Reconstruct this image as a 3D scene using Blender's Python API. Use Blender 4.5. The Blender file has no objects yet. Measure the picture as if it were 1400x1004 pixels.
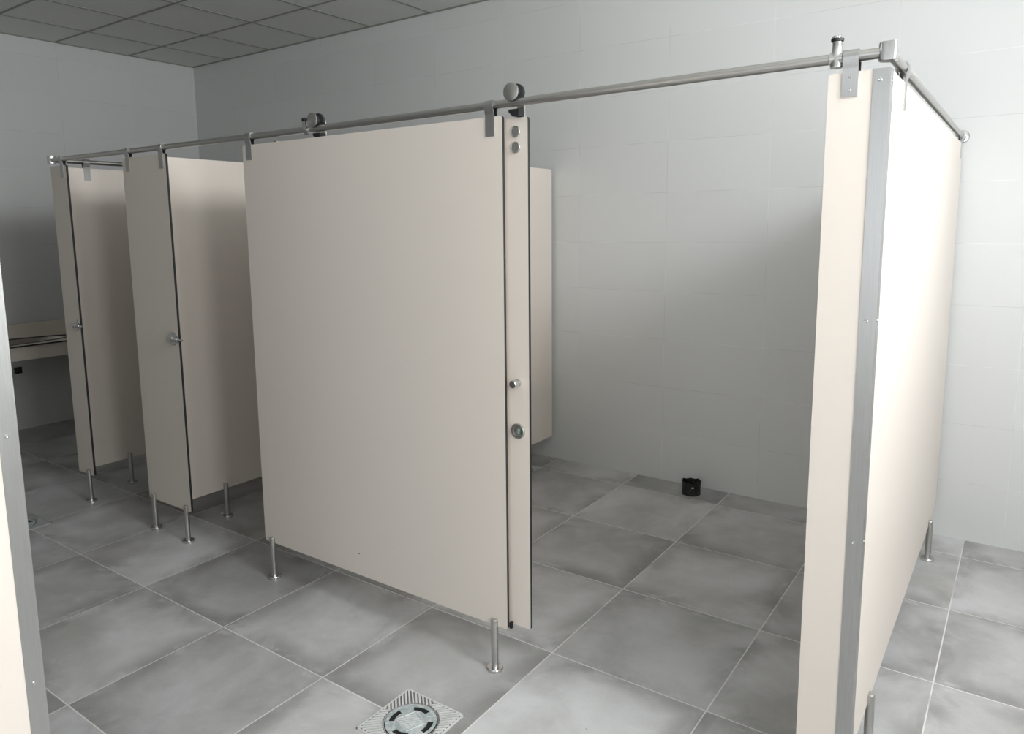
import bpy, bmesh, math, random
from mathutils import Vector, Matrix
random.seed(4)
PI = math.pi
S = bpy.context.scene
C = S.collection

# ------------------------------------------------------------------ measures (metres)
XL, XR = -2.63, 5.12          # left / right wall
YB, YF = 2.229, -3.60         # back wall / wall behind the camera
ZC = 3.1245                   # ceiling
PTB = 1.960
PB, PT = 0.164, 1.967         # bottom and top of the partition boards
TH = 0.012                    # board thickness
RY, RZ, RR = 0.006, 2.004, 0.0128   # rail axis and radius
XA, XB = -.624, 3.666                # ends of the front rail, which sags a little under the door
def rail_z(x): return RZ-.010*math.sin(math.pi*min(1, max(0, (x-XA)/(XB-XA))))**1.2
CAM = dict(loc=(3.9749, -2.0136, 1.6062), f=1009.04,
           r=(0.8150804758731786, 0.5792463047147729, -0.01084141709525888),
           u=(-0.0731135897553469, 0.12140853627520377, 0.989906243193061),
           w=(-0.5747157739643483, 0.8060605968497611, -0.1413085042124757),
           ux=688.43, uy=452.55)

# ------------------------------------------------------------------ materials
def mat(name):
    m = bpy.data.materials.new(name); m.use_nodes = True
    nt = m.node_tree; b = nt.nodes['Principled BSDF']
    return m, nt, b

class N:
    """tiny helper to write node maths"""
    def __init__(s, nt): s.nt = nt
    def new(s, t, **k):
        n = s.nt.nodes.new(t)
        for a, v in k.items(): setattr(n, a, v)
        return n
    def link(s, a, b): s.nt.links.new(a, b)
    def m(s, op, a, b=None, c=None, clamp=False):
        n = s.new('ShaderNodeMath', operation=op); n.use_clamp = clamp
        for i, v in enumerate((a, b, c)):
            if v is None: continue
            if isinstance(v, (int, float)): n.inputs[i].default_value = v
            else: s.link(v, n.inputs[i])
        return n.outputs[0]
    def mix(s, f, a, b, mode='MIX'):
        n = s.new('ShaderNodeMix', data_type='RGBA', blend_type=mode)
        for i, v in ((0, f), (6, a), (7, b)):
            if isinstance(v, (int, float)): n.inputs[i].default_value = v
            elif isinstance(v, tuple): n.inputs[i].default_value = (*v, 1)
            else: s.link(v, n.inputs[i])
        return n.outputs[2]
    def noise(s, vec, scale, detail=4, rough=.55, dist=0):
        n = s.new('ShaderNodeTexNoise'); n.inputs['Scale'].default_value = scale
        n.inputs['Detail'].default_value = detail; n.inputs['Roughness'].default_value = rough
        n.inputs['Distortion'].default_value = dist
        s.link(vec, n.inputs['Vector']); return n.outputs['Fac']
    def ramp(s, f, lo, hi):
        n = s.new('ShaderNodeMapRange'); n.interpolation_type = 'SMOOTHSTEP'
        n.inputs[1].default_value = lo; n.inputs[2].default_value = hi
        s.link(f, n.inputs[0]); return n.outputs[0]
    def grid(s, co, origin, size):
        """distance in metres to the nearest joint, and the cell number"""
        q = s.m('DIVIDE', s.m('SUBTRACT', co, origin), size)
        fr = s.m('FRACT', q)
        d = s.m('MULTIPLY', s.m('MINIMUM', fr, s.m('SUBTRACT', 1, fr)), size)
        return d, s.m('FLOOR', q)

def plain(name, col, rough=.5, metal=0.0, spec=.5):
    m, nt, b = mat(name)
    b.inputs['Base Color'].default_value = (*col, 1)
    b.inputs['Roughness'].default_value = rough
    b.inputs['Metallic'].default_value = metal
    b.inputs['Specular IOR Level'].default_value = spec
    return m

def steel(name, col=(.55, .54, .52), rough=.34, stretch=(1, 1, 40)):
    m, nt, b = mat(name); n = N(nt)
    tc = n.new('ShaderNodeTexCoord'); mp = n.new('ShaderNodeMapping')
    mp.inputs['Scale'].default_value = stretch
    n.link(tc.outputs['Object'], mp.inputs[0])
    f = n.noise(mp.outputs[0], 14, 3)
    n.link(n.mix(f, tuple(c*.86 for c in col), tuple(min(1, c*1.12) for c in col)), b.inputs['Base Color'])
    n.link(n.m('ADD', n.m('MULTIPLY', f, .16), rough-.08), b.inputs['Roughness'])
    b.inputs['Metallic'].default_value = 1
    return m

def floor_mat():
    m, nt, b = mat('grey_porcelain_tiles'); n = N(nt)
    pos = n.new('ShaderNodeNewGeometry').outputs['Position']
    sx = n.new('ShaderNodeSeparateXYZ'); n.link(pos, sx.inputs[0])
    dx, ix = n.grid(sx.outputs[0], -.394, .6)
    dy, iy = n.grid(sx.outputs[1], -.399, .6)
    d = n.m('MINIMUM', dx, dy)
    cv = n.new('ShaderNodeCombineXYZ'); n.link(ix, cv.inputs[0]); n.link(iy, cv.inputs[1])
    wn = n.new('ShaderNodeTexWhiteNoise', noise_dimensions='2D'); n.link(cv.outputs[0], wn.inputs['Vector'])
    off = n.new('ShaderNodeVectorMath', operation='MULTIPLY_ADD')
    n.link(wn.outputs['Color'], off.inputs[0]); off.inputs[1].default_value = (37, 37, 37); n.link(pos, off.inputs[2])
    v = off.outputs[0]
    big = n.noise(v, 1.9, 6, .55, .35)
    mid = n.noise(v, 7, 6, .62, .5)
    fin = n.noise(pos, 70, 4, .6)
    base = n.mix(n.ramp(big, .30, .70), (.345, .338, .326), (.572, .574, .580))
    base = n.mix(n.m('MULTIPLY', n.ramp(mid, .42, .78), .30), base, (.70, .70, .70))
    base = n.mix(.12, base, n.mix(fin, (.08, .08, .08), (.5, .5, .5)))
    tint = n.noise(v, 1.6, 3)
    base = n.mix(n.m('MULTIPLY', n.ramp(tint, .48, .72), .25), base, (.30, .275, .24))
    # dark smears that gather along some of the joints
    sm = n.noise(v, 2.3, 5, .6, .7)
    near = n.m('SUBTRACT', 1, n.ramp(d, .0, .13))
    base = n.mix(n.m('MULTIPLY', n.m('MULTIPLY', near, n.ramp(sm, .40, .62)), .58), base, (.15, .145, .137))
    tv = n.m('MULTIPLY_ADD', wn.outputs['Value'], .30, .86)
    base = n.mix(1.0, base, tv, 'MULTIPLY')
    # pale grout haze left beside other joints
    hz = n.noise(pos, 5.3, 5, .65, 1.0)
    band = n.m('SUBTRACT', 1, n.ramp(n.m('ABSOLUTE', n.m('SUBTRACT', d, .022)), .0, .02))
    base = n.mix(n.m('MULTIPLY', n.m('MULTIPLY', band, n.ramp(hz, .53, .68)), .45), base, (.60, .61, .61))
    sp = n.noise(pos, 46, 2, .4)
    base = n.mix(n.m('MULTIPLY', n.ramp(sp, .76, .80), .5), base, (.09, .09, .09))
    jn = n.noise(pos, 4, 3)
    joint = n.m('SUBTRACT', 1, n.ramp(d, .0016, .0028))
    col = n.mix(n.m('MULTIPLY', joint, n.ramp(jn, .15, .5)), base, (.72, .71, .68))
    n.link(col, b.inputs['Base Color'])
    n.link(n.m('ADD', n.m('ADD', .30, n.m('MULTIPLY', mid, .22)), n.m('MULTIPLY', joint, .3)), b.inputs['Roughness'])
    b.inputs['Specular IOR Level'].default_value = .55
    bp = n.new('ShaderNodeBump'); bp.inputs['Strength'].default_value = .12; bp.inputs['Distance'].default_value = .002
    n.link(n.m('SUBTRACT', n.m('MULTIPLY', fin, .4), joint), bp.inputs['Height']); n.link(bp.outputs[0], b.inputs['Normal'])
    return m

def wall_mat(name, axis, o, zo=.0, tile=.6005):
    m, nt, b = mat(name); n = N(nt)
    pos = n.new('ShaderNodeNewGeometry').outputs['Position']
    sx = n.new('ShaderNodeSeparateXYZ'); n.link(pos, sx.inputs[0])
    da, ia = n.grid(sx.outputs[axis], o, tile)
    dz, iz = n.grid(sx.outputs[2], zo, .2988)
    d = n.m('MINIMUM', da, dz)
    cv = n.new('ShaderNodeCombineXYZ'); n.link(ia, cv.inputs[0]); n.link(iz, cv.inputs[1])
    wn = n.new('ShaderNodeTexWhiteNoise', noise_dimensions='2D'); n.link(cv.outputs[0], wn.inputs['Vector'])
    nz = n.noise(pos, 1.3, 3)
    base = n.mix(wn.outputs['Value'], (.675, .680, .670), (.695, .700, .690))
    base = n.mix(n.m('MULTIPLY', nz, .12), base, (.60, .60, .59))
    jn = n.noise(pos, 2.7, 3)
    jt = n.m('SUBTRACT', 1, n.ramp(d, .0008, .0022))
    shade = n.mix(n.ramp(jn, .42, .6), (.55, .55, .54), (.76, .77, .77))
    n.link(n.mix(n.m('MULTIPLY', jt, .8), base, shade), b.inputs['Base Color'])
    b.inputs['Roughness'].default_value = .32
    bp = n.new('ShaderNodeBump'); bp.inputs['Strength'].default_value = .15; bp.inputs['Distance'].default_value = .001
    n.link(n.m('SUBTRACT', n.m('MULTIPLY', wn.outputs['Value'], .3), jt), bp.inputs['Height']); n.link(bp.outputs[0], b.inputs['Normal'])
    return m

def ceiling_mat():
    m, nt, b = mat('mineral_ceiling_tile'); n = N(nt)
    pos = n.new('ShaderNodeNewGeometry').outputs['Position']
    f = n.noise(pos, 120, 4, .7); g = n.noise(pos, .9, 2)
    c = n.mix(f, (.79, .80, .76), (.86, .87, .83))
    c = n.mix(n.m('MULTIPLY', g, .2), c, (.76, .77, .72))
    n.link(c, b.inputs['Base Color']); b.inputs['Roughness'].default_value = .9
    bp = n.new('ShaderNodeBump'); bp.inputs['Strength'].default_value = .2; bp.inputs['Distance'].default_value = .002
    n.link(f, bp.inputs['Height']); n.link(bp.outputs[0], b.inputs['Normal'])
    return m

def laminate(name, a, c, rough=.42):
    m, nt, b = mat(name); n = N(nt)
    tc = n.new('ShaderNodeTexCoord')
    f = n.noise(tc.outputs['Object'], 1.7, 3); g = n.noise(tc.outputs['Object'], 300, 2)
    col = n.mix(f, a, c); col = n.mix(n.m('MULTIPLY', g, .06), col, (.4, .36, .3))
    n.link(col, b.inputs['Base Color']); b.inputs['Roughness'].default_value = rough
    return m

M = dict(
    floor=floor_mat(),
    wback=wall_mat('white_wall_tiles', 0, -.8365),
    wside=wall_mat('white_wall_tiles_side', 1, -.2),
    ceil=ceiling_mat(),
    tbar=plain('ceiling_grid_grey', (.30, .30, .27), .6),
    cream=laminate('cream_laminate', (.775, .700, .628), (.795, .720, .648)),
    core=plain('black_laminate_core', (.018, .018, .020), .5),
    steel=steel('brushed_steel'),
    steelv=steel('brushed_steel_trim', (.50, .50, .49), .38, (40, 40, 1)),
    bright=steel('polished_steel', (.66, .66, .65), .22, (1, 1, 1)),
    rubber=plain('black_rubber', (.012, .012, .013), .55),
    dark=plain('dark_void', (.008, .008, .009), .8),
    green=plain('green_indicator', (.02, .16, .07), .4),
    white=plain('white_paint', (.78, .78, .77), .5),
    alum=plain('window_aluminium', (.55, .56, .57), .4, .6),
    dirty=plain('dirty_drain_steel', (.42, .43, .43), .5, .25),  # drain steel darkened to paint in the shade at far left
    groove=plain('drain_groove_dirt', (.22, .22, .215), .6, .2),  # darker grey between the ribs
    grate=plain('drain_steel', (.74, .74, .73), .42, .25),
)
def drain_film():
    m, nt, b = mat('drain_protective_film'); n = N(nt)
    tc = n.new('ShaderNodeTexCoord')
    f = n.noise(tc.outputs['Object'], 42, 4, .6, 1.2)
    n.link(n.mix(n.ramp(f, .42, .62), (.42, .50, .51), (.66, .69, .69)), b.inputs['Base Color'])
    b.inputs['Metallic'].default_value = .35; b.inputs['Roughness'].default_value = .4
    return m
M['film'] = drain_film()
def pipe_mat():
    m, nt, b = mat('dusty_black_plastic'); n = N(nt)
    tc = n.new('ShaderNodeTexCoord')
    f = n.noise(tc.outputs['Object'], 26, 4, .7, .5)
    n.link(n.mix(n.ramp(f, .60, .72), (.012, .012, .013), (.22, .21, .20)), b.inputs['Base Color'])
    b.inputs['Roughness'].default_value = .45
    return m
M['pipe'] = pipe_mat()
def dark_steel():
    return steel('basin_steel', (.30, .29, .26), .3, (1, 1, 1))
M['basin'] = dark_steel()

# ------------------------------------------------------------------ mesh tools
def axis_matrix(a, b):
    a, b = Vector(a), Vector(b); d = b-a
    q = d.to_track_quat('Z', 'Y').to_matrix().to_4x4()
    return Matrix.Translation(a) @ q, d.length

def box(bm, x0, x1, y0, y1, z0, z1, mi=0, bev=0.0):
    vs = [bm.verts.new((x, y, z)) for x in (x0, x1) for y in (y0, y1) for z in (z0, z1)]
    fs = [bm.faces.new([vs[i] for i in q]) for q in ((0,1,3,2),(4,6,7,5),(0,4,5,1),(2,3,7,6),(0,2,6,4),(1,5,7,3))]
    for f in fs: f.material_index = mi
    if bev:
        es = list({e for f in fs for e in f.edges})
        r = bmesh.ops.bevel(bm, geom=es, offset=bev, segments=2, affect='EDGES', profile=.5)
        for f in r['faces']: f.material_index = mi

def lathe(bm, a, b, prof, seg=28, mi=0):
    """prof = [(t in metres along a->b, radius)], closed at both ends"""
    mtx, L = axis_matrix(a, b)
    rings = []
    for t, r in prof:
        rings.append([bm.verts.new(mtx @ Vector((r*math.cos(2*PI*k/seg), r*math.sin(2*PI*k/seg), t))) for k in range(seg)])
    for i in range(len(rings)-1):
        for k in range(seg):
            f = bm.faces.new((rings[i][k], rings[i][(k+1)%seg], rings[i+1][(k+1)%seg], rings[i+1][k])); f.material_index = mi
    f = bm.faces.new(list(reversed(rings[0]))); f.material_index = mi
    f = bm.faces.new(rings[-1]); f.material_index = mi

def rod(bm, a, b, r, seg=24, mi=0, ch=0.0):
    L = (Vector(b)-Vector(a)).length
    pr = [(0, r), (L, r)] if not ch else [(0, r-ch), (ch, r), (L-ch, r), (L, r-ch)]
    lathe(bm, a, b, pr, seg, mi)

def prism(bm, pts, to3, h0, h1, mi_face=0, mi_edge=0):
    """extrude the 2-D outline pts between h0 and h1; to3(p, q, h) -> xyz"""
    A = [bm.verts.new(to3(p, q, h0)) for p, q in pts]
    B = [bm.verts.new(to3(p, q, h1)) for p, q in pts]
    n = len(pts)
    for k in range(n):
        f = bm.faces.new((A[k], A[(k+1)%n], B[(k+1)%n], B[k])); f.material_index = mi_edge
    f = bm.faces.new(list(reversed(A))); f.material_index = mi_face
    f = bm.faces.new(B); f.material_index = mi_face

def ribbon(bm, path, to3, h0, h1, t, mi=0):
    """a bent strip of thickness t following path in 2-D"""
    P = [Vector(p) for p in path]; L, R = [], []
    for i, p in enumerate(P):
        a = P[max(i-1, 0)]; b = P[min(i+1, len(P)-1)]
        d = (b-a).normalized(); nn = Vector((-d.y, d.x))*t/2
        L.append(p+nn); R.append(p-nn)
    for i in range(len(P)-1):
        q = [L[i], L[i+1], R[i+1], R[i]]
        v0 = [bm.verts.new(to3(*p, h0)) for p in q]; v1 = [bm.verts.new(to3(*p, h1)) for p in q]
        quads = [(0,1,2,3)], 
        for s in ((v0, True), (v1, False)):
            f = bm.faces.new(list(reversed(s[0])) if s[1] else s[0]); f.material_index = mi
        ks = [0, 2] + ([3] if i == 0 else []) + ([1] if i == len(P)-2 else [])
        for k in ks:
            f = bm.faces.new((v0[k], v0[(k+1)%4], v1[(k+1)%4], v1[k])); f.material_index = mi
    bmesh.ops.remove_doubles(bm, verts=bm.verts[:], dist=1e-6)

def obj(name, bm, mats, parent=None, smooth=True):
    bmesh.ops.recalc_face_normals(bm, faces=bm.faces[:])
    me = bpy.data.meshes.new(name); bm.to_mesh(me); bm.free()
    for x in (mats if isinstance(mats, (list, tuple)) else [mats]): me.materials.append(x)
    if smooth:
        for p in me.polygons: p.use_smooth = True
        me.set_sharp_from_angle(angle=math.radians(32))
    o = bpy.data.objects.new(name, me); C.objects.link(o)
    if parent: o.parent = parent
    return o

def tag(o, label, cat, group=None):
    o['label'] = label; o['category'] = cat
    if group: o['group'] = group
    return o

def thing(name, label, cat, loc=(0, 0, 0), rz=0.0, group=None):
    o = bpy.data.objects.new(name, None); C.objects.link(o)
    o.empty_display_size = .1
    o.location = loc; o.rotation_euler = (0, 0, rz)
    return tag(o, label, cat, group)

def struct(name, bm, m, parent=None):
    o = obj(name, bm, m, parent, smooth=False)
    if not parent: o['kind'] = 'structure'
    return o

def rounded(x0, x1, z0, z1, r=.006, n=4):
    pts = []
    for cx, cz, a0 in ((x1-r, z1-r, 0), (x0+r, z1-r, 90), (x0+r, z0+r, 180), (x1-r, z0+r, 270)):
        for k in range(n+1):
            a = math.radians(a0+90*k/n); pts.append((cx+r*math.cos(a), cz+r*math.sin(a)))
    return pts

# ------------------------------------------------------------------ the room
bm = bmesh.new(); box(bm, XL-.1, XR+.1, YF-.1, YB+.1, -.12, 0); struct('floor', bm, M['floor'])
bm = bmesh.new(); box(bm, XL-.1, XR+.1, YB, YB+.12, 0, ZC+.1); struct('wall_back', bm, M['wback'])
bm = bmesh.new(); box(bm, XL-.12, XL, YF-.1, YB, 0, ZC+.1); struct('wall_left', bm, M['wside'])
# right wall, unseen windows: two inferred from shadows, third added as fill
WIN = [(-1.80, -1.15, 1.15, 2.25), (-0.75, 0.35, 2.48, 3.04), (0.45, 1.65, 1.20, 2.20)]     # y0, y1, z0, z1
FWIN = (3.0, 5.0, 1.0, 2.4)                                        # unseen front wall window added for soft fill: x0, x1, z0, z1
bm = bmesh.new(); e0 = YF
for a, b, z0, z1 in WIN:
    if a > e0: box(bm, XR, XR+.12, e0, a, 0, ZC+.1)
    box(bm, XR, XR+.12, a, b, 0, z0); box(bm, XR, XR+.12, a, b, z1, ZC+.1); e0 = b
box(bm, XR, XR+.12, e0, YB, 0, ZC+.1)
struct('wall_right', bm, M['wside'])
a, b, z0, z1 = FWIN
bm = bmesh.new()
box(bm, XL, a, YF-.12, YF, 0, ZC+.1); box(bm, b, XR+.1, YF-.12, YF, 0, ZC+.1)
box(bm, a, b, YF-.12, YF, 0, z0); box(bm, a, b, YF-.12, YF, z1, ZC+.1)
struct('wall_front', bm, M['wback'])
def frame_2d(bm, to_box, a, b, z0, z1, w=.03):
    for r_ in ((a, a+w, z0, z1), (b-w, b, z0, z1), (a+w, b-w, z0, z0+w), (a+w, b-w, z1-w, z1)): to_box(bm, *r_)
for i, (a, b, z0, z1) in enumerate(WIN):
    bm = bmesh.new(); frame_2d(bm, lambda m_, p, q, r_, t_: box(m_, XR+.03, XR+.09, p, q, r_, t_), a, b, z0, z1)
    struct('window_%d' % (i+1), bm, M['alum'])
bm = bmesh.new(); frame_2d(bm, lambda m_, p, q, r_, t_: box(m_, p, q, YF-.09, YF-.03, r_, t_), *FWIN)
struct('window_4', bm, M['alum'])
# suspended ceiling: tiles and the exposed grid
bm = bmesh.new(); box(bm, XL-.1, XR+.1, YF-.1, YB+.1, ZC, ZC+.1); struct('ceiling', bm, M['ceil'])
bm = bmesh.new(); hb = .009
x = -2.6868+.6065
while x < XR: box(bm, x-hb, x+hb, YF, YB, ZC-.0045, ZC+.001); x += .6065
y = 2.2095-.6065
while y > YF: box(bm, XL, XR, y-hb, y+hb, ZC-.0040, ZC+.001); y -= .6065
box(bm, XL, XR, YB-.018, YB, ZC-.006, ZC+.001); box(bm, XL, XL+.018, YF, YB, ZC-.006, ZC+.001)
struct('trim_1', bm, M['tbar'])

# ------------------------------------------------------------------ partition hardware (all in local space: x along the board, -y its outer face)
def strap_part(parent, x, w=.036, back=1.935, zb=1.897, screws=True, RZ=RZ, PT=PT):
    """flat steel hanger bent over the rail and screwed to the board"""
    r = RR+.0026; pts = [(-.0078, zb), (-.0078, PT+.004), (-.0095, PT+.012), (-r*.97, RZ-.006)]
    pts += [(r*math.cos(a), RZ+r*math.sin(a)) for a in [PI-PI*k/12 for k in range(13)]]
    pts += [(r*.97, RZ-.006), (.0095, PT+.012), (.0078, PT+.004), (.0078, back)]
    bm = bmesh.new()
    ribbon(bm, pts, lambda p, q, h: (h, p, q), x-w/2, x+w/2, .003)
    o = obj('hanger', bm, M['steelv'], parent)
    for dz in (.016, .046) if screws else ():
        bm = bmesh.new(); lathe(bm, (x, -.0090, zb+dz), (x, -.0106, zb+dz), [(0, .0042), (.0010, .0040), (.0016, .0028), (.0011, .0012), (.0009, .0008)], 14)
        obj('screw', bm, M['bright'], o)
    # black spacer pad between rail and board
    bm = bmesh.new(); box(bm, x-w/2+.004, x+w/2+.003, .0010, .0062, PT+.0008, RZ-RR-.001); obj('spacer', bm, M['rubber'], o)
    return o

def leg_part(parent, x, top=.196, y=-.012):
    bm = bmesh.new()
    lathe(bm, (x, y, .006), (x, y, top), [(0, .0132), (.088, .0132), (.0885, .0122), (.0905, .0122), (.091, .0132), (top-.008, .0132), (top-.006, .0118)], 24)
    o = obj('leg', bm, M['steel'], parent)
    bm = bmesh.new()
    lathe(bm, (x, y, 0), (x, y, .012), [(0, .0300), (.009, .0300), (.012, .0280), (.012, .0130)], 32)
    obj('foot_flange', bm, M['bright'], o)
    return o

def board_part(parent, x0, x1, z0=PB, z1=PT, name='board', y0=-TH/2, y1=TH/2):
    bm = bmesh.new()
    prism(bm, rounded(x0, x1, z0, z1, .008), lambda p, q, h: (p, h, q), y0, y1, 0, 1)
    return obj(name, bm, [M['cream'], M['core']], parent)

def latch_part(parent, x, z):
    """round rose with a turn and a bolt that reaches past the board's edge"""
    bm = bmesh.new()
    lathe(bm, (x, -.006, z), (x, -.03, z), [(0, .034), (.005, .034), (.008, .031), (.009, .018), (.013, .016), (.022, .014), (.026, .009)], 28)
    o = obj('latch', bm, M['bright'], parent)
    bm = bmesh.new(); rod(bm, (x+.006, -.022, z), (x+.100, -.022, z), .0055, 12, ch=.001)
    obj('latch_pin', bm, M['bright'], o)
    bm = bmesh.new(); lathe(bm, (x+.034, -.022, z), (x+.064, -.022, z), [(0, .010), (.004, .0165), (.016, .0165), (.030, .007)], 18)
    obj('latch_collar', bm, M['bright'], o)
    return o

def screw_on(parent, p, d, r=.0045):
    p, d = Vector(p), Vector(d)
    bm = bmesh.new(); lathe(bm, p, p+d*.0025, [(0, r), (.0012, r*.95), (.0022, r*.6), (.0014, r*.3)], 14)
    return obj('screw', bm, M['bright'], parent)

def corner_trim(parent, xe, ya, yb, side, zs):
    """steel angle wrapped round the corner at local x = xe; side = +1/-1 is the way out"""
    t = .0022; w = .036
    bm = bmesh.new()
    P = [(xe-side*w, ya-t), (xe+side*t, ya-t), (xe+side*t, yb), (xe, yb), (xe, ya), (xe-side*w, ya)]
    if side < 0: P.reverse()
    prism(bm, P, lambda p, q, h: (p, q, h), PB, PT+.001, 0, 0)
    o = obj('corner_trim', bm, M['steelv'], parent)
    for z in zs:
        screw_on(o, (xe-side*.02, ya-t, z), (0, -1, 0))
        screw_on(o, (xe+side*t, ya+.022, z), (side, 0, 0))
    return o

# ------------------------------------------------------------------ the cubicle row
p = thing('cubicle_pilaster', 'narrow cream pilaster at the far left end of the cubicle row', 'cubicle partition', (0, RY, 0), 0, 'front pilasters of the cubicles')
board_part(p, -.630, -.446); strap_part(p, -.490, RZ=rail_z(-.490), screws=False); leg_part(p, -.495); latch_part(p, -.490, 1.062)
p = thing('cubicle_pilaster', 'wide cream pilaster on two legs between the two open cubicle doorways', 'cubicle partition', (0, RY, 0), 0, 'front pilasters of the cubicles')
board_part(p, .161, .558); strap_part(p, .215, RZ=rail_z(.215), screws=False); strap_part(p, .522, RZ=rail_z(.522), screws=False)
leg_part(p, .216); leg_part(p, .522); latch_part(p, .516, 1.064)
p = thing('cubicle_screen', 'large cream front panel in the middle with the sliding door parked behind it', 'cubicle partition', (0, RY, 0), 0, 'cubicle panels')
board_part(p, 1.164, 2.5425, .168, PTB); strap_part(p, 1.209, RZ=rail_z(1.209), PT=PTB, screws=False); strap_part(p, 2.494, RZ=rail_z(2.494), PT=PTB, screws=False)
leg_part(p, 1.222); leg_part(p, 2.489)
bm = bmesh.new(); rod(bm, (1.79, -.0058, .262), (1.79, -.0066, .262), .003, 10); obj('screw', bm, M['dark'], p)
p = thing('cubicle_pilaster', 'cream pilaster at the near right corner with a steel edge strip', 'cubicle partition', (0, RY, 0), 0, 'front pilasters of the cubicles')
board_part(p, 3.535, 3.672); strap_part(p, 3.585, RZ=rail_z(3.585), zb=1.909)
corner_trim(p, 3.672, -.006, .034, 1, (1.941, 1.36, .778))

HP = PI/2   # boards that run back to the wall: local x -> +Y, local -y -> +X
p = thing('cubicle_screen', 'cream side panel closing the far left end of the cubicle row', 'cubicle partition', (-.624, 0, 0), HP, 'cubicle panels')
board_part(p, .0125, 2.205); strap_part(p, .195, screws=False); strap_part(p, 2.10, screws=False); leg_part(p, .303); leg_part(p, 1.90)
p = thing('cubicle_screen', 'cream divider panel seen through the doorway right of the wide pilaster', 'cubicle partition', (.386, 0, 0), HP, 'cubicle panels')
board_part(p, .0125, 2.205); leg_part(p, .310); leg_part(p, 1.90)
p = thing('cubicle_screen', 'cream divider panel whose wall end shows just right of the sliding door', 'cubicle partition', (1.366, 0, 0), HP, 'cubicle panels')
board_part(p, .0125, 2.200); leg_part(p, .310); leg_part(p, 1.905)
p = thing('cubicle_screen', 'brightly lit cream side panel at the right end of the cubicle row', 'cubicle partition', (3.666, 0, 0), HP, 'cubicle panels')
board_part(p, .0125, 2.205); strap_part(p, .245, screws=False); strap_part(p, 2.12, screws=False); leg_part(p, .292); leg_part(p, 1.876)

# the block on the other side of the aisle: only its corner is in view at the left edge
p = thing('cubicle_screen', 'bright cream panel with steel edge strip close to camera at the left edge', 'cubicle partition', (2.164, 0, 0), HP, 'cubicle panels')
board_part(p, -3.58, -1.3465)
leg_part(p, -1.63); leg_part(p, -3.22)
bm = bmesh.new(); t = .0022
prism(bm, [(.0062, -1.383), (.0062+t, -1.383), (.0062+t, -1.3445), (-.045, -1.3445), (-.045, -1.3463), (.0062, -1.3463)], lambda a, b, h: (b, -a, h), PB, PT, 0, 0)
ct = obj('corner_trim', bm, M['steelv'], p)
for z in (.573, 1.16, 1.75): screw_on(ct, (-1.368, -.0062-t, z), (0, -1, 0))

# ------------------------------------------------------------------ sliding door
d = thing('sliding_door', 'cream sliding door hung on rollers, its edge showing beside the large panel', 'door', (0, 0, 0))
DY0, DY1 = .030, .042
bm = bmesh.new(); prism(bm, rounded(1.565, 2.622, .180, 1.953, .006), lambda a, b, h: (a, h, b), DY0, DY1, 0, 1)
obj('door_leaf', bm, [M['cream'], M['core']], d)
def roller(x):
    zc = rail_z(x)+RR+.018
    bm = bmesh.new()
    lathe(bm, (x, -.016, zc), (x, .0, zc), [(0, .0265), (.001, .0285), (.0045, .0285), (.0050, .0275)], 36)
    o = obj('roller', bm, M['steel'], d)
    bm = bmesh.new()
    lathe(bm, (x, -.0108, zc), (x, .03, zc), [(0, .0275), (.006, .0275), (.0105, .0178), (.0225, .0178), (.027, .0290), (.036, .0290)], 36)
    obj('wheel', bm, M['rubber'], o)
    bm = bmesh.new()
    pts = [(x-.014, 1.835), (x+.014, 1.835), (x+.014, zc)] + [(x+.014*math.cos(a), zc+.014*math.sin(a)) for a in [PI*k/10 for k in range(1, 10)]] + [(x-.014, zc)]
    prism(bm, pts, lambda a, b, h: (a, h, b), DY1+.0004, DY1+.0045)
    obj('hanger_plate', bm, M['bright'], o)
    bm = bmesh.new(); rod(bm, (x, .022, zc), (x, DY1+.012, zc), .007, 16, ch=.001); obj('axle', bm, M['bright'], o)
    bm = bmesh.new(); prism(bm, [(x+.013, 1.955), (x+.013, 1.978), (x-.026, 1.978), (x-.026, 1.970), (x-.010, 1.955)], lambda a, b, h: (a, h, b), .010, DY1-.001); obj('guide_block', bm, M['rubber'], o)
    for z in (1.909, 1.859):
        bm = bmesh.new(); lathe(bm, (x-.012, DY0, z), (x-.012, DY0-.012, z), [(0, .0185), (.004, .0185), (.006, .0165), (.0055, .0145), (.0050, .0140)], 32)
        obj('bolt_cap', bm, M['steel'], d)
roller(2.587); roller(1.636)
kx = 2.577
bm = bmesh.new(); lathe(bm, (kx, DY0, 1.072), (kx, -.006, 1.072), [(0, .0135), (.008, .0135), (.009, .0110), (.012, .0110), (.013, .0135), (.034, .0135), (.036, .0122)], 24)
obj('pull_knob', bm, M['bright'], d)
bm = bmesh.new(); lathe(bm, (kx, DY0, .903), (kx, DY0-.02, .903), [(0, .0268), (.007, .0268), (.0085, .0252), (.0085, .0198), (.0050, .0188), (.0050, .0095), (.0095, .0088), (.0105, .0060)], 36)
lk = obj('lock', bm, M['steel'], d)
bm = bmesh.new(); prism(bm, [(kx+r*math.cos(a), .903+r*math.sin(a)) for r, aa in ((.0182, (-35, -12, 12, 35)), (.0115, (35, 12, -12, -35))) for a in map(math.radians, aa)], lambda a, b, h: (a, h, b), DY0-.0052, DY0-.0060)
obj('indicator', bm, M['green'], lk)
bm = bmesh.new(); box(bm, 2.540, 2.550, .0145, .0275, .166, .190, 0, .002); obj('floor_guide', bm, M['rubber'], d)

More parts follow.
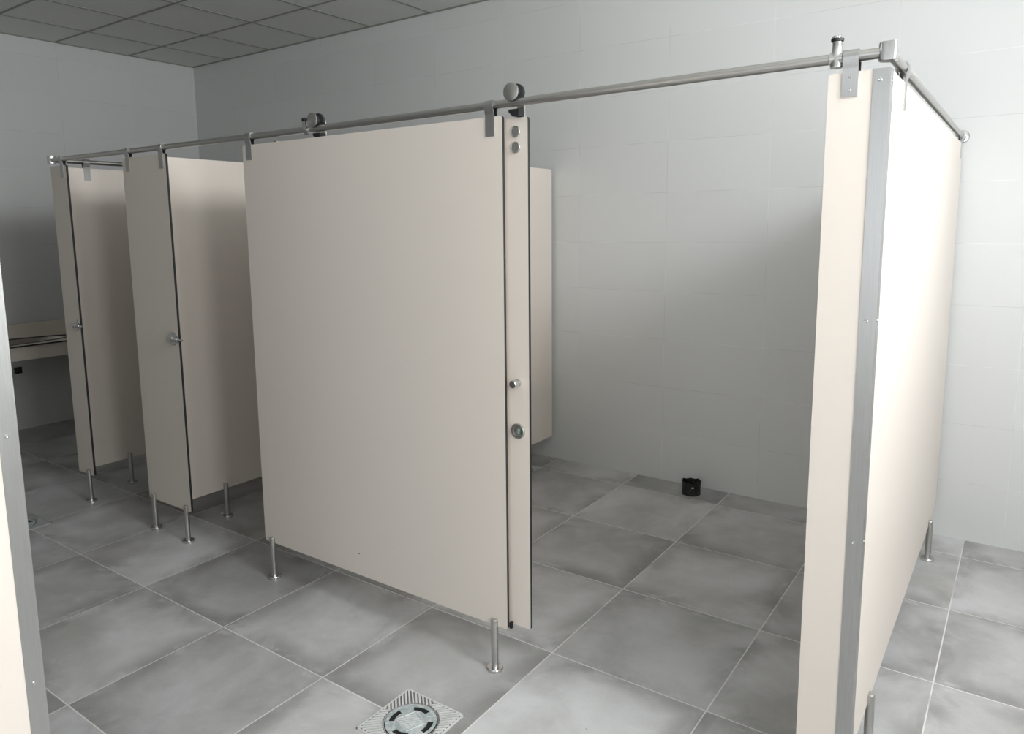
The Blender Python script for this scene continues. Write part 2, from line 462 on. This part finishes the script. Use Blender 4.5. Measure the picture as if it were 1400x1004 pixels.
# ------------------------------------------------------------------ overhead rail
r = thing('support_rail', 'brushed steel tube rail running along the top of the cubicle row', 'rail', (0, 0, 0))
bm = bmesh.new(); rings = []
for i in range(41):
    x = XA+(XB-XA)*i/40
    rings.append([bm.verts.new((x, RY+RR*math.cos(2*PI*k/32), rail_z(x)+RR*math.sin(2*PI*k/32))) for k in range(32)])
for i in range(40):
    for k in range(32): bm.faces.new((rings[i][k], rings[i][(k+1)%32], rings[i+1][(k+1)%32], rings[i+1][k]))
bm.faces.new(rings[0]); bm.faces.new(rings[-1]); obj('front_tube', bm, M['steel'], r)
for x in (XA, XB):
    bm = bmesh.new(); rod(bm, (x, RY, RZ), (x, YB, RZ), RR, 32); obj('side_tube', bm, M['steel'], r)
    bm = bmesh.new(); lathe(bm, (x, YB, RZ), (x, YB-.02, RZ), [(0, .031), (.004, .031), (.007, .028), (.008, .019), (.020, .018)], 36); obj('wall_flange', bm, M['bright'], r)
    s = 1 if x > 0 else -1
    bm = bmesh.new()
    z0, z1 = RZ-.0205, RZ+.0225
    pts = []
    for k in range(28):
        a = 2*PI*k/28
        pts.append((x+s*min(.0185, .0225*math.cos(a)), RY+max(-.0185, .0225*math.sin(a))))
    if s < 0: pts.reverse()
    prism(bm, pts, lambda a, b, h: (a, b, h), z0, z1)
    bmesh.ops.bevel(bm, geom=[e for e in bm.edges if abs(e.verts[0].co.z-e.verts[1].co.z) < 1e-5], offset=.002, segments=2, affect='EDGES')
    obj('corner_connector', bm, M['bright'], r)

t = thing('door_stop', 'steel post stop with black rubber cap clamped on the rail beside the right corner', 'stop', (3.5505, RY, rail_z(3.5505)), 0, 'stops on the rail')
bm = bmesh.new(); lathe(bm, (0, 0, -.0225), (0, 0, .05), [(0, .0135), (.002, .0150), (.030, .0150), (.036, .0125), (.055, .0110), (.062, .0110)], 28); obj('post', bm, M['bright'], t)
bm = bmesh.new(); rod(bm, (-.0165, 0, 0), (.0165, 0, 0), .0150, 24, ch=.002); obj('clamp', bm, M['bright'], t)
bm = bmesh.new(); lathe(bm, (0, 0, .0395), (0, 0, .06), [(0, .0115), (.001, .0145), (.007, .0150), (.008, .0120)], 28); obj('rubber_ring', bm, M['rubber'], t)
bm = bmesh.new(); lathe(bm, (0, 0, .0475), (0, 0, .06), [(0, .013), (.003, .0135), (.006, .011), (.007, .006)], 28); obj('cap', bm, M['bright'], t)

t = thing('door_stop', 'thin bent steel stop with a black tip on the rail beside the farther roller', 'stop', (1.587, RY, rail_z(1.587)), 0, 'stops on the rail')
bm = bmesh.new()
rr = RR+.003
pts = [(-.006, -rr-.004), (-rr*.75, -rr*.80), (-rr-.001, -.002), (-rr-.0015, .012), (-rr-.003, .026), (-rr-.004, .036)]
ribbon(bm, pts, lambda a, b, h: (h, a, b), -.010, .010, .004); obj('strap', bm, M['bright'], t)
bm = bmesh.new(); rod(bm, (-.006, -rr-.0042, .036), (.014, -rr-.0042, .036), .007, 16, ch=.002); obj('rubber_tip', bm, M['rubber'], t)

# ------------------------------------------------------------------ floor drains
def drain(name, label, cx, cy, metal='grate'):
    root = thing(name, label, 'drain', (cx, cy, 0), 0, 'floor drains')
    h = .1245
    bm = bmesh.new()
    # square frame plate with a round opening
    seg = 48; R = .090
    inn, out, inn0 = [], [], []
    for k in range(seg):
        a = 2*PI*(k+.5)/seg; c, s = math.cos(a), math.sin(a)
        q = h/max(abs(c), abs(s))
        inn.append(bm.verts.new((R*c, R*s, .0022))); out.append(bm.verts.new((q*c, q*s, .0022))); inn0.append(bm.verts.new((R*c, R*s, .0002)))
    for k in range(seg):
        j = (k+1) % seg
        f = bm.faces.new((inn[k], inn[j], out[j], out[k])); f.material_index = 1; bm.faces.new((inn0[k], inn0[j], inn[j], inn[k]))
    for x0, x1, y0, y1 in ((-h, h, -h, -h+.0045), (-h, h, h-.0045, h), (-h, -h+.0045, -h, h), (h-.0045, h, -h, h)):
        box(bm, x0, x1, y0, y1, 0, .0042)
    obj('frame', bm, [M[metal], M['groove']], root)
    # raised ribs: diagonal across each quarter, stopping at the round opening
    bm = bmesh.new()
    def rib(p0, p1, w=.0028):
        p0, p1 = Vector(p0), Vector(p1); dd = (p1-p0)
        if dd.length < .004: return
        nn = Vector((-dd.y, dd.x)).normalized()*w
        prism(bm, [tuple(p0+nn), tuple(p0-nn), tuple(p1-nn), tuple(p1+nn)], lambda a, b, hh: (a, b, hh), .0022, .0058)
    D = 1/math.sqrt(2)
    lim = h-.006
    for diag in (0, 1):
        for k in range(-14, 15):
            off = k*.0115
            # line: direction (1,1)/sqrt2 (diag 0) or (1,-1)/sqrt2, offset along the normal
            dv = Vector((D, D)) if diag == 0 else Vector((D, -D)); nv = Vector((-D, D)) if diag == 0 else Vector((D, D))
            run = None
            for i in range(-180, 181):
                pnt = dv*(i*.001)+nv*off
                q = (1 if pnt.x*pnt.y > 0 else 0)          # quarters: NE/SW take diag 0, NW/SE take diag 1
                ok = max(abs(pnt.x), abs(pnt.y)) < lim and pnt.length > .093 and (q == 1) == (diag == 0)
                if ok: run = (run[0], pnt) if run else (pnt, pnt)
                elif run: rib(*run); run = None
            if run: rib(*run)
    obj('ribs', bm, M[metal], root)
    # dark sump and the filmed round cover with four curved slots
    bm = bmesh.new(); rod(bm, (0, 0, .0002), (0, 0, .0009), .0875, 40); obj('sump', bm, M['dark'], root)
    bm = bmesh.new()
    n = 96; r0, r1, r2 = .055, .074, .0845
    slot = lambda a: any(abs((a-c+PI) % (2*PI)-PI) < .44 for c in (math.radians(t) for t in (10, 100, 190, 280)))
    def ring(ra, rb, test):
        for k in range(n):
            a0, a1 = 2*PI*k/n, 2*PI*(k+1)/n
            if not test((a0+a1)/2): continue
            prism(bm, [(ra*math.cos(a0), ra*math.sin(a0)), (rb*math.cos(a0), rb*math.sin(a0)), (rb*math.cos(a1), rb*math.sin(a1)), (ra*math.cos(a1), ra*math.sin(a1))], lambda a, b, hh: (a, b, hh), .0012, .0036)
    ring(.004, r0, lambda a: True); ring(r0, r1, lambda a: not slot(a)); ring(r1, r2, lambda a: True)
    bmesh.ops.remove_doubles(bm, verts=bm.verts[:], dist=1e-6)
    cv = obj('cover', bm, M['film'], root)
    bm = bmesh.new(); a0 = math.radians(-22.5); R2 = Matrix.Rotation(a0, 2)
    def rq(x0, x1, y0, y1, z0, z1):
        prism(bm, [tuple(R2 @ Vector(v)) for v in ((x0, y0), (x1, y0), (x1, y1), (x0, y1))], lambda a, b, hh: (a, b, hh), z0, z1)
    e = .037
    for v in ((-e, e, -e, -e+.003), (-e, e, e-.003, e), (-e, -e+.003, -e, e), (e-.003, e, -e, e)): rq(*v, .0036, .0052)
    for k in range(-4, 5):
        o_ = k*.0098
        L = e-.006-abs(o_)/2
        c0 = R2 @ Vector((o_/1.6, -o_/1.6)); dv = R2 @ Vector((D, D)); nn = R2 @ Vector((-D, D))*.0019
        LL = max(.004, (e-.005)*1.38-abs(o_)*.95)
        a_, b_ = c0-dv*LL, c0+dv*LL
        prism(bm, [tuple(a_+nn), tuple(a_-nn), tuple(b_-nn), tuple(b_+nn)], lambda a, b, hh: (a, b, hh), .0036, .0050)
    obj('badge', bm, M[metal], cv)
    return root
drain('floor_drain', 'square ribbed steel floor drain in the foreground below the large panel', 2.434, -.398)
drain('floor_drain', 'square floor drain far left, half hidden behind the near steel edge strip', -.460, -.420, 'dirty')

# ------------------------------------------------------------------ pipe stub by the back wall
root = thing('pipe_stub', 'short black waste pipe stub with a torn rim on the floor by the back wall', 'pipe', (2.416, 2.095, 0))
bm = bmesh.new(); seg = 40
rings = []
rim = lambda a: .080+.0035*math.sin(2*a+.6)+.0025*math.sin(7*a)
for r_, zf in ((.054, lambda a: 0), (.053, lambda a: .03), (.0535, lambda a: .06), (.0565, lambda a: .066), (.0565, rim), (.0515, rim), (.0500, lambda a: .05), (.0495, lambda a: .002)):
    rings.append([bm.verts.new(((r_+.0012*math.sin(5*a))*math.cos(a), (r_+.0012*math.sin(5*a))*math.sin(a), zf(a))) for a in [2*PI*k/seg for k in range(seg)]])
for i in range(len(rings)-1):
    for k in range(seg): bm.faces.new((rings[i][k], rings[i][(k+1)%seg], rings[i+1][(k+1)%seg], rings[i+1][k]))
bm.faces.new(rings[-1]); obj('pipe', bm, M['pipe'], root)
for a, z in ((-2.75, .056), (-1.05, .053)):
    bm = bmesh.new()
    x, y = .0545*math.cos(a), .0545*math.sin(a)
    tx, ty = -math.sin(a), math.cos(a)
    prism(bm, [(-.007, -.003), (.005, -.004), (.008, .002), (-.004, .004)], lambda p_, q_, h_, x=x, y=y, tx=tx, ty=ty, a=a, z=z: (x+tx*p_+h_*math.cos(a), y+ty*p_+h_*math.sin(a), z+q_), -.004, .0018)
    obj('paint_fleck', bm, M['white'], root)

# ------------------------------------------------------------------ wash counter on the left wall
ct = thing('vanity_counter', 'cream wash counter with upstand and apron on the far left wall', 'counter', (XL+.002, 0, 0))
CY0, CY1, CZ = -1.0, 1.45, .757
bm = bmesh.new()
ec, ea, eb = (.265, .20), .185, .62          # basin cut-out: centre, half depth, half length
seg = 64; A0, A1, B0, B1 = [], [], [], []
x0, x1 = .0, .51
for k in range(seg):
    a = 2*PI*k/seg; c, s = math.cos(a), math.sin(a)
    ix_, iy_ = ec[0]+ea*c, ec[1]+eb*s
    tx = ((x1-ec[0])/c if c > 1e-9 else (x0-ec[0])/c if c < -1e-9 else 1e9)
    ty = ((CY1-ec[1])/s if s > 1e-9 else (CY0-ec[1])/s if s < -1e-9 else 1e9)
    q = min(tx, ty); ox, oy = ec[0]+q*c, ec[1]+q*s
    A0.append(bm.verts.new((ix_, iy_, CZ))); A1.append(bm.verts.new((ox, oy, CZ)))
    B0.append(bm.verts.new((ix_, iy_, CZ-.012))); B1.append(bm.verts.new((ox, oy, CZ-.012)))
for k in range(seg):
    j = (k+1) % seg
    for q, mi in (((A0[k], A0[j], A1[j], A1[k]), 0), ((B0[k], B1[k], B1[j], B0[j]), 0), ((A1[k], A1[j], B1[j], B1[k]), 1), ((A0[k], B0[k], B0[j], A0[j]), 1)):
        f = bm.faces.new(q); f.material_index = mi
obj('worktop', bm, [M['cream'], M['core']], ct)
bm = bmesh.new(); prism(bm, rounded(CY0, CY1, CZ+.0005, .868, .004), lambda p_, q_, h_: (h_, p_, q_), .0, .012, 0, 1); obj('upstand', bm, [M['cream'], M['core']], ct)
bm = bmesh.new(); prism(bm, rounded(CY0, CY1, .640, CZ-.0135, .004), lambda p_, q_, h_: (h_, p_, q_), .478, .490, 0, 1); obj('apron', bm, [M['cream'], M['core']], ct)
for y in (CY0+.03, CY1-.04):
    bm = bmesh.new(); prism(bm, rounded(.004, .476, 0, CZ-.0135, .004), lambda p_, q_, h_: (p_, h_, q_), y, y+.012, 0, 1); obj('end_board', bm, [M['cream'], M['core']], ct)

wb = thing('washbasin', 'oval dark basin set into the cream counter on the far left wall', 'basin', (XL+ec[0], ec[1], CZ))
bm = bmesh.new(); rings = []
for f_, z in ((1.035, .001), (1.03, .0045), (.985, .0045), (.975, -.004), (.95, -.05), (.84, -.085), (.5, -.10), (.12, -.104)):
    rings.append([bm.verts.new((ea*f_*math.cos(a), eb*f_*math.sin(a), z)) for a in [2*PI*k/64 for k in range(64)]])
for i in range(len(rings)-1):
    for k in range(64):
        f = bm.faces.new((rings[i][k], rings[i][(k+1)%64], rings[i+1][(k+1)%64], rings[i+1][k])); f.material_index = 1 if i < 3 else 0
bm.faces.new(rings[-1])
obj('bowl', bm, [M['basin'], M['core']], wb)

o = bmesh.new(); box(o, 0, .012, -.028, .028, -.026, .026, 0, .003); box(o, .012, .015, -.020, .020, -.018, .018, 0, .001)
b_ = obj('outlet_box', o, M['rubber']); b_.location = (XL, .482, .490)
tag(b_, 'small black square outlet on the wall below the wash counter', 'outlet')

# ------------------------------------------------------------------ light
def area(name, loc, target, sx, sy, power, col):
    l = bpy.data.lights.new(name, 'AREA'); l.shape = 'RECTANGLE'; l.size = sx; l.size_y = sy
    l.energy = power; l.color = col
    o = bpy.data.objects.new(name, l); C.objects.link(o); o.location = loc
    o.rotation_euler = (Vector(target)-Vector(loc)).to_track_quat('-Z', 'Y').to_euler()
    return o
DAY = (.955, .980, 1.0)
for (a, b, z0, z1), pw in zip(WIN, (30, 92, 6)):  # third lamp is added fill for the right floor and wall
    area('window_daylight', (XR+.02, (a+b)/2, (z0+z1)/2), (0, (a+b)/2, (z0+z1)/2), b-a, z1-z0, pw, DAY)
a, b, z0, z1 = FWIN
area('window_daylight', ((a+b)/2, YF-.02, (z0+z1)/2), ((a+b)/2, 3, (z0+z1)/2), b-a, z1-z0, 17, DAY)  # added soft fill from behind the camera
w = bpy.data.worlds.new('sky'); S.world = w; w.use_nodes = True
w.node_tree.nodes['Background'].inputs[0].default_value = (.75, .85, 1, 1); w.node_tree.nodes['Background'].inputs[1].default_value = 1.0

# ------------------------------------------------------------------ camera
cd = bpy.data.cameras.new('camera'); cam = bpy.data.objects.new('camera', cd); C.objects.link(cam)
R, U, W = (Vector(CAM[k]) for k in 'ruw')
mt = Matrix((R, U, -W)).transposed().to_4x4(); mt.translation = Vector(CAM['loc'])
cam.matrix_world = mt
cd.sensor_fit = 'HORIZONTAL'; cd.sensor_width = 36; cd.lens = CAM['f']/1400*36
cd.shift_x = (700-CAM['ux'])/1400; cd.shift_y = -(502-CAM['uy'])/1400
cd.clip_start = .02; cd.clip_end = 60
S.camera = cam
vs = S.view_settings; vs.view_transform = 'Standard'; vs.look = 'None'; vs.gamma = 1; vs.use_curve_mapping = False
vs.exposure = 0.0
